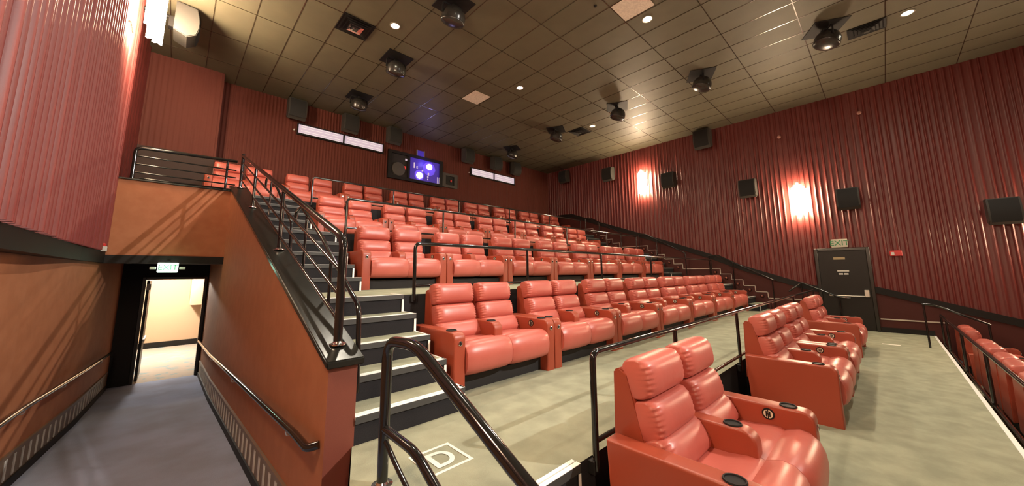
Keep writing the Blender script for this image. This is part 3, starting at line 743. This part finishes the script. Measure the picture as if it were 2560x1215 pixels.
put_seat(1.97, 0.45, W, 'big red leather double recliner in the foreground, nearest the camera', 'recliners on the walkway')
put_seat(5.04, 0.45, W, 'red leather double recliner on the walkway with its plain side panel facing us', 'recliners on the walkway')
put_seat(6.54, 0.45, W, 'red double recliner on the walkway joined beyond the one with the plain side panel', 'recliners on the walkway')
put_seat(9.28, 0.45, W, 'red leather double recliner standing alone on the walkway near the black exit door', 'recliners on the walkway')
for k in range(7): put_seat(2.0+1.5*k, 2.92, LD, 'red double recliner in the lowest stepped row, %s from the left stairs' % ordn[k], 'recliners in the lowest stepped row')
for k in range(7): put_seat(2.02+1.5*k, 5.40, LC, 'red leather double recliner in the second stepped row, %s from the left stairs' % ordn[k], 'recliners in the second stepped row')
for k in range(7): put_seat(2.02+1.5*k, 7.90, LB, 'red leather double recliner in the third stepped row, %s from the left stairs' % ordn[k], 'recliners in the third stepped row')
put_seat(0.27, 10.05, LA, 'leftmost red double recliner of the top row, seen through the upper railings', 'recliners in the top row')
for k in range(8): put_seat(1.77+1.467*k, 10.12, LA, 'red double recliner in the top row beyond the stairs, %s from the left' % ordn[k], 'recliners in the top row', 0.975)
for k in range(4): put_seat(9.45-1.5*k, -1.80, FL, 'red recliner pair below the walkway rail, %s from the far end' % ordn[k], 'recliners below the walkway')
put_seat(11.85, -1.80, FL, 'red recliner pair alone below the walkway next to the right wall', 'recliners below the walkway')
for k in range(3): put_seat(9.35-1.5*k, -4.2, FL-0.0, 'red recliner pair in the front row near the screen, %s from the right' % ordn[k], 'recliners near the screen')

# ------------------------------------------------------------------ rails
def flange(bm, x, y, z): lathe(bm, [(0.058, 0.0), (0.058, 0.010), (0.036, 0.014), (0.030, 0.026), (0.0, 0.028)], (x, y, z), n=20)
def guard_rail(name, xs, y, zfloor, ztop, label, xend, low=0.10, r=0.021, zbot=None):
    t = thing(name, (xs[0], y, zfloor), label, 'guard rail', 'guard rails along the row fronts')
    o = Vector((xs[0], y, zfloor)); zb = -0.07 if zbot is None else zbot
    bm = BM(); tube(bm, [(0, 0, zb), (0, 0, ztop), (xend-o.x, 0, ztop)], r, rad=0.07); obj('top_rail', bm, M_TUBE, t, smooth=True, angle=60)
    bm = BM(); tube(bm, [(0, 0, low), (xend-o.x, 0, low)], r*0.8); obj('lower_rail', bm, M_TUBE, t, smooth=True, angle=60)
    for x in xs[1:]:
        bm = BM(); tube(bm, [(x-o.x, 0, zb), (x-o.x, 0, ztop-0.005)], r*0.9); obj('post', bm, M_TUBE, t, smooth=True, angle=60)
    for x in xs:
        bm = BM(); box(bm, x-o.x-0.035, -0.01, zb-0.02, x-o.x+0.035, 0.042, zb+0.06, bev=0.004); obj('mounting_bracket', bm, M_BLACK, t)
    return t
guard_rail('guard_rail', [2.06, 3.40, 5.36, 7.4, 9.5, 11.5, 12.5], 1.40, LD, 0.65, 'black tubular guard rail behind the foreground recliner, lowest of the rails', 12.5)
guard_rail('guard_rail', [2.05, 3.97, 6.06, 8.20, 10.35, 12.45], 3.83, LC, 0.60, 'black tubular guard rail behind the lowest stepped row', 12.45)
guard_rail('guard_rail', [2.06, 4.01, 6.12, 8.23, 10.4, 12.45], 6.325, LB, 0.61, 'black tubular guard rail behind the second stepped row', 12.45)
guard_rail('guard_rail', [2.10, 4.04, 6.15, 8.28, 10.4, 12.45], 8.825, LA, 0.58, 'thin black guard rail in front of the top row', 12.45)
guard_rail('guard_rail', [3.2, 5.25, 7.25, 9.25, 11.3, 12.3], -0.73, W, 0.60, 'black guard rail along the outer edge of the walkway, far right', 12.3, low=-0.02, zbot=-0.25)
# railing on the knee wall
t = thing('stair_railing', (0.90, 2.78, 1.10), 'black four-bar railing on the sloping wall between stairs and ramp', 'railing')
def kx(y): return 0.905+(0.80-0.905)*(y-2.78)/6.1
O = Vector((0.90, 2.78, 1.10))
def kp(y, dz): return Vector((kx(y), y, kw_top(y)+0.05+dz))-O
bm = BM(); tube(bm, [kp(2.80, 0.0), kp(2.80, 0.76), kp(2.95, 0.77), kp(8.84, 0.66)], 0.030, rad=0.09, n=16); obj('top_rail', bm, M_TUBE, t, smooth=True, angle=60)
for dz in (0.16, 0.34, 0.52):
    bm = BM(); tube(bm, [kp(2.82, dz), kp(8.84, dz)], 0.014, n=10); obj('rail', bm, M_TUBE, t, smooth=True, angle=60)
for y in (4.93, 7.09, 8.84):
    bm = BM(); tube(bm, [kp(y, 0.0), kp(y, 0.70)], 0.022 if y < 8 else 0.028, n=14); obj('post', bm, M_TUBE, t, smooth=True, angle=60)
for y in (2.80, 4.93, 7.09, 8.78):
    bm = BM(); p = kp(y, -0.004); flange(bm, p.x, p.y, p.z); obj('flange', bm, M_CHROME, t, smooth=True, angle=30)
# inner aisle handrails
for i, (dy, dz, lab) in enumerate(((0, 0, 'lower'), (2.5, 0.93, 'upper'))):
    t = thing('aisle_handrail', (1.06, 2.82+dy, 0.95+dz), 'slim black handrail inside the stair railing, %s of the two' % lab, 'handrail', 'slim aisle handrails')
    P = [(1.06, 2.80, 0.72), (1.06, 2.84, 1.35), (1.06, 3.05, 1.45), (1.06, 3.95, 1.97), (1.06, 4.88, 2.42), (1.06, 5.15, 2.38), (1.06, 5.15, 2.25)]
    o = Vector((1.06, 2.82, 0.95)); bm = BM(); tube(bm, [Vector(p)-o for p in P], 0.019, rad=0.10); obj('rail', bm, M_TUBE, t, smooth=True, angle=60)
    for y, zt in ((3.6, 1.76), (4.6, 2.28)):
        bm = BM(); tube(bm, [Vector((1.06, y, kw_top(y)-0.05))-o, Vector((1.06, y, zt))-o], 0.014, n=10); obj('post', bm, M_TUBE, t, smooth=True, angle=60)
# foreground handrail by the short steps
t = thing('step_handrail', (0.95, 2.07, LD), 'thick black tubular handrail in the foreground descending the short steps', 'handrail')
o = Vector((0.95, 2.07, LD))
bm = BM(); tube(bm, [Vector(p)-o for p in ((0.95, 2.07, LD), (0.95, 2.07, 1.205), (0.95, 1.73, 1.225), (0.95, 0.62, 0.73), (0.95, 0.62, 0.0))], 0.030, rad=0.11, n=16); obj('top_rail', bm, M_TUBE, t, smooth=True, angle=60)
bm = BM(); tube(bm, [Vector(p)-o for p in ((0.95, 2.07, 0.72), (0.95, 1.70, 0.715), (0.95, 0.66, 0.25))], 0.024, rad=0.08, n=14); obj('lower_rail', bm, M_TUBE, t, smooth=True, angle=60)
bm = BM(); tube(bm, [Vector(p)-o for p in ((0.95, 2.05, 0.66), (0.95, 1.90, 0.58), (0.95, 0.64, 0.0))], 0.014, rad=0.06, n=10); obj('brace', bm, M_TUBE, t, smooth=True, angle=60)
bm = BM(); flange(bm, 0, 0, 0.0); obj('flange', bm, M_CHROME, t, smooth=True, angle=30)
# deck railing over the corridor
t = thing('deck_railing', (-0.70, 8.92, LA+0.05), 'black multi-bar railing on the ledge above the corridor', 'railing')
bm = BM(); tube(bm, [(0, 0, 0), (0, 0, 0.58), (1.42, 0, 0.62)], 0.030, rad=0.09, n=14); obj('top_rail', bm, M_TUBE, t, smooth=True, angle=60)
for dz in (0.10, 0.25, 0.40):
    bm = BM(); tube(bm, [(0, 0, dz+0.03), (1.42, 0, dz+0.03)], 0.013, n=10); obj('rail', bm, M_TUBE, t, smooth=True, angle=60)
bm = BM(); tube(bm, [(0.08, 0.15, 0.06), (1.40, 0.15, 0.06)], 0.014, n=10); obj('rail', bm, M_TUBE, t, smooth=True, angle=60)
bm = BM(); tube(bm, [(1.27, 0, 0), (1.27, 0, 0.60)], 0.020, n=12); obj('post', bm, M_TUBE, t, smooth=True, angle=60)
# corridor handrails
def wall_rail(name, pts, brs, label, r=0.026):
    o = Vector(pts[0]); t = thing(name, o, label, 'handrail')
    bm = BM(); tube(bm, [Vector(p)-o for p in pts], r, rad=0.06, n=14); obj('rail', bm, M_TUBE, t, smooth=True, angle=60)
    for a, b in brs:
        bm = BM(); a, b = Vector(a)-o, Vector(b)-o; tube(bm, [a, (a.x, a.y, a.z-0.06), (b.x, b.y, a.z-0.06)], 0.008, rad=0.03, n=8); obj('bracket', bm, M_STEEL, t, smooth=True, angle=60)
wall_rail('corridor_handrail', [(0.80, 2.72, 0.47), (0.74, 2.76, 0.455), (0.735, 3.1, 0.45), (0.60, 8.6, 0.15), (0.57, 11.6, 0.0)], [((0.73, 3.3, 0.43), (0.80, 3.3, 0.4)), ((0.66, 6.0, 0.27), (0.73, 6.0, 0.2)), ((0.60, 8.4, 0.14), (0.67, 8.4, 0.1))], 'black handrail on the orange wall right of the ramp')
wall_rail('corridor_handrail', [(-1.01, 3.6, 0.39), (-1.0, 6.1, 0.26), (-0.85, 8.85, 0.14), (-0.79, 11.2, 0.02)], [((-1.0, 6.3, 0.24), (-1.09, 6.3, 0.2)), ((-0.92, 7.7, 0.18), (-1.0, 7.7, 0.1)), ((-0.82, 10.0, 0.07), (-0.9, 10.0, 0.0))], 'black handrail on the orange wall left of the ramp')
# guards along the ramp base with pale upright slots, light glow painted as white inlays
for side in (-1, 1):
    t = thing('ramp_wall_guard', (0, 2.7, 0), 'low slotted guard strip along the %s side of the ramp' % ('left' if side < 0 else 'right'), 'wall guard')
    fx = (lambda y: xl_of(y)+0.012) if side < 0 else (lambda y: xr_of(y)-0.012)
    yy = [2.7+0.25*k for k in range(37)]
    for nm, za, zb, off, mt in (('guard_panel', 0.02, 0.33, 0.0, M_GUARD), ('guard_cap', 0.33, 0.365, -0.012, M_GUARD), ('base_strip', 0.0, 0.09, -0.014, M_TRIM)):
        bm = BM(); pr = None
        for y in yy:
            x = fx(y)+(-off if side < 0 else off); xw = fx(y)+(-0.02 if side < 0 else 0.02)
            a = [bm.verts.new((x, y-2.7, ramp_z(y)+za)), bm.verts.new((x, y-2.7, ramp_z(y)+zb)), bm.verts.new((xw, y-2.7, ramp_z(y)+zb))]
            if pr:
                bm.faces.new([pr[0], a[0], a[1], pr[1]]); bm.faces.new([pr[1], a[1], a[2], pr[2]])
            pr = a
        bmesh.ops.recalc_face_normals(bm, faces=bm.faces[:]); obj(nm, bm, mt, t)
    y = 3.0; me = None
    while y < 11.3:
        bm = BM(); box(bm, -0.004, 0, 0.11, 0.004, 0.055, 0.31)
        o = obj('slot_glow_inlay', bm, M_WHITE, t) if me is None else None  # white piece stands for the light glow in a slot
        if o is None: bm.free(); o = bpy.data.objects.new('slot_glow_inlay', me); COL.objects.link(o); o.parent = t
        me = o.data; o.location = (fx(y)+(0.004 if side < 0 else -0.004), y-2.7, ramp_z(y)); y += 0.22
# right aisle handrails
def post_rail(label, pts, posts, name='aisle_handrail'):
    o = Vector(pts[0]); t = thing(name, o, label, 'handrail', 'handrails of the right aisle')
    bm = BM(); tube(bm, [Vector(p)-o for p in pts], 0.021, rad=0.06, n=12); obj('rail', bm, M_TUBE, t, smooth=True, angle=60)
    for x, y, z0, z1 in posts:
        bm = BM(); tube(bm, [Vector((x, y, z0))-o, Vector((x, y, z1))-o], 0.017, n=10); obj('post', bm, M_TUBE, t, smooth=True, angle=60)
post_rail('black handrail beside the right aisle steps, the lowest long one by the red wall', [(13.30, 4.16, 2.13), (13.30, 3.88, 2.13), (13.30, 2.38, 1.30)], [(13.30, 4.14, LC, 2.12), (13.30, 3.44, LD+3*R, 1.88), (13.30, 2.42, LD, 1.30)])
post_rail('black handrail beside the middle right aisle steps, by the red wall', [(13.30, 6.66, 3.06), (13.30, 6.38, 3.06), (13.30, 4.88, 2.23)], [(13.30, 6.64, LB, 3.05), (13.30, 5.94, LC+3*R, 2.81), (13.30, 4.92, LC, 2.23)])
post_rail('black handrail beside the uppermost right aisle steps, in the dark corner', [(13.30, 9.16, 3.99), (13.30, 8.88, 3.99), (13.30, 7.38, 3.16)], [(13.30, 9.14, LA, 3.98), (13.30, 8.44, LB+3*R, 3.74), (13.30, 7.42, LB, 3.16)])
post_rail('short black handrail crossing in front of the black exit door', [(13.30, 2.05, 0.98), (13.30, 1.72, 1.25), (13.30, 0.95, 0.86), (13.30, 0.72, 0.85)], [(13.30, 1.74, LD, 1.23), (13.30, 0.95, W, 0.86)])
post_rail('black handrail going down from the walkway to the seats below, far right', [(11.45, -0.45, 0.88), (11.45, -0.62, 0.88), (11.45, -1.28, 0.53)], [(11.45, -0.47, W, 0.87), (11.45, -1.26, FL, 0.53)])

# ------------------------------------------------------------------ right exit door and small wall things
d = thing('door_1', (XWR, (DY0+DY1)/2, 0), 'black exit door with push bar in the red right wall', 'door'); d['kind'] = 'structure'
cy = (DY0+DY1)/2
bm = BM(); hw = (DY1-DY0)/2
box(bm, -0.07, -hw, 0, 0.02, -hw+0.075, DZ, bev=0.008); box(bm, -0.07, hw-0.075, 0, 0.02, hw, DZ, bev=0.008); box(bm, -0.07, -hw+0.075, DZ-0.075, 0.02, hw-0.075, DZ, bev=0.008)
obj('door_frame', bm, M_FRAME, d)
lf = obj('door_leaf', boxbm(-0.035, -hw+0.075, 0.01, 0.0, hw-0.075, DZ-0.075, bev=0.004), M_DOOR, d)
bm = BM(); tube(bm, [(-0.13, 0.33, 0.90), (-0.13, -0.36, 0.90)], 0.016, n=10); tube(bm, [(-0.035, 0.33, 0.95), (-0.13, 0.33, 0.95), (-0.13, 0.33, 0.89)], 0.016, rad=0.02, n=10)
obj('push_bar', bm, M_STEEL, lf, smooth=True, angle=60)
bm = BM(); box(bm, -0.14, -0.46, 0.88, -0.035, -0.36, 1.07, bev=0.012); obj('latch_box', bm, M_STEEL, lf)
obj('number_plate', boxbm(-0.040, -0.07, 1.89, -0.035, 0.17, 1.96), mat('brass_plate', (0.42, 0.32, 0.17), .5), lf)
sg = obj('notice', boxbm(-0.040, -0.13, 1.455, -0.035, 0.12, 1.60), M_BLACK, lf)
def text_mesh(s, size, material, parent, name, loc, rot, ext=0.002, ax='CENTER'):
    cu = bpy.data.curves.new(name, 'FONT'); cu.body = s; cu.size = size; cu.extrude = ext; cu.align_x = ax; cu.align_y = 'CENTER'
    tmp = bpy.data.objects.new(name, cu); COL.objects.link(tmp)
    dg = bpy.context.evaluated_depsgraph_get(); me = bpy.data.meshes.new_from_object(tmp.evaluated_get(dg))
    bpy.data.objects.remove(tmp)
    me.materials.clear(); me.materials.append(material)
    o = bpy.data.objects.new(name, me); COL.objects.link(o); o.parent = parent; o.location = loc; o.rotation_euler = rot; return o
bm = BM(); box(bm, -0.043, -0.12, 1.555, -0.041, 0.12, 1.595); box(bm, -0.043, -0.10, 1.47, -0.041, -0.01, 1.515); box(bm, -0.043, 0.01, 1.47, -0.041, 0.10, 1.515)
obj('notice_lettering', bm, M_WHITE, sg)
e = thing('exit_sign', (XWR-0.01, 0.81, DZ+0.13), 'pale green-lettered exit sign on top of the black exit door frame', 'exit sign')
obj('sign_case', boxbm(-0.06, -0.17, -0.115, 0.0, 0.17, 0.115, bev=0.008), mat('sign_case', (0.55, 0.52, 0.42), .5), e)
text_mesh('EXIT', 0.20, M_EXITTXT, e, 'sign_letters', (-0.063, 0, 0), (PI/2, 0, -PI/2))
e = thing('exit_sign', (-0.10, 8.80, 1.72), 'glowing green and white exit sign over the corridor', 'exit sign')
obj('sign_case', boxbm(-0.135, -0.03, -0.085, 0.135, 0.03, 0.085, bev=0.008), M_EXIT, e)
text_mesh('EXIT', 0.125, M_EXITTXT, e, 'sign_letters', (0, -0.033, 0), (PI/2, 0, 0))
for s in (-1, 1): obj('lamp_head', boxbm(min(s*.15, s*.23), -0.03, -0.03, max(s*.15, s*.23), 0.03, 0.015, bev=0.006), M_WHITE, e)
bm = BM(); box(bm, -0.02, -0.01, 0.08, 0.02, 0.01, 0.12); obj('stem', bm, M_TRIM, e)
lamp('exit_glow', 'POINT', (0, -0.12, 0), 1.2, (0.5, 1.0, 0.65), 0.06, e)
a = thing('fire_alarm', (XWR-0.01, -0.235, 2.02), 'small red fire alarm strobe on the wall right of the exit door', 'fire alarm')
obj('alarm_body', boxbm(-0.05, -0.11, -0.07, 0, 0.11, 0.07, bev=0.01), M_RED, a); obj('strobe', boxbm(-0.07, 0.03, -0.05, -0.05, 0.09, 0.03, bev=0.006), M_WHITE, a)
a = thing('fire_alarm', (-0.86, 8.55, 2.03), 'small red and white alarm strobe at the lower corner of the left drapes', 'fire alarm')
obj('alarm_body', boxbm(-0.06, -0.04, -0.06, 0.02, 0.04, 0.07, bev=0.01), M_RED, a); obj('strobe', boxbm(-0.03, -0.06, -0.06, 0.04, -0.03, 0.02, bev=0.006), M_WHITE, a)
for y, z, s_, lab in ((0.04, 5.95, 0.05, 'small round sensor high on the red right wall, the brighter one'), (1.87, 5.78, 0.05, 'faint small round sensor high on the red right wall above the lamps')):
    bm = BM(); lathe(bm, [(s_, 0), (s_, -0.03), (s_*0.6, -0.05), (0, -0.052)], n=16, axis='x'); o = obj('wall_sensor', bm, mat('sensor_red', (.4, .2, .17), .4), smooth=True, angle=40); o.location = (XWR-0.03, y, z); tag(o, lab, 'sensor')
bm = BM(); lathe(bm, [(0.03, 0), (0.025, -0.02), (0, -0.03)], n=14); o = obj('ceiling_sensor', bm, M_BLACK, smooth=True); o.location = (5.35, 3.28, CEIL); tag(o, 'tiny dark ceiling sensor left of the front downlight', 'sensor')

# ------------------------------------------------------------------ floor letter
cx, cy, hs = 1.345, 2.09, 0.150
bm = BM(); z = 0.002
def fl(x0, y0, x1, y1): box(bm, x0, y0, 0, x1, y1, z)
wd = 0.022
fl(-hs, -hs, hs, -hs+wd); fl(-hs, hs-wd, hs, hs); fl(-hs, -hs+wd, -hs+wd, hs-wd); fl(hs-wd, -hs+wd, hs, hs-wd)
o1, i1 = [], []
for k in range(13):
    a = -PI/2+PI*k/12; o1.append((0.0+0.085*math.cos(a), 0.095*math.sin(a))); i1.append((0.0+0.052*math.cos(a), 0.062*math.sin(a)))
o1 = [(-0.075, -0.095)]+o1+[(-0.075, 0.095)]; i1 = [(-0.040, -0.062)]+i1+[(-0.040, 0.062)]
vo = [bm.verts.new((p[0], p[1], z)) for p in o1]; vi = [bm.verts.new((p[0], p[1], z)) for p in i1]
n = len(o1)
for k in range(n): bm.faces.new([vo[k], vo[(k+1) % n], vi[(k+1) % n], vi[k]])
o = obj('row_letter', bm, M_PAINT); o.location = (cx, cy, LD+0.001); tag(o, 'white painted letter D in a square on the carpet by the steps', 'floor marking')
o = obj('row_label', boxbm(-0.05, -0.14, 0, 0.05, 0.14, 0.002), M_PAINT); o.location = (11.35, 0.08, 0.001); tag(o, 'small white row label on the walkway carpet near the exit door', 'floor marking')
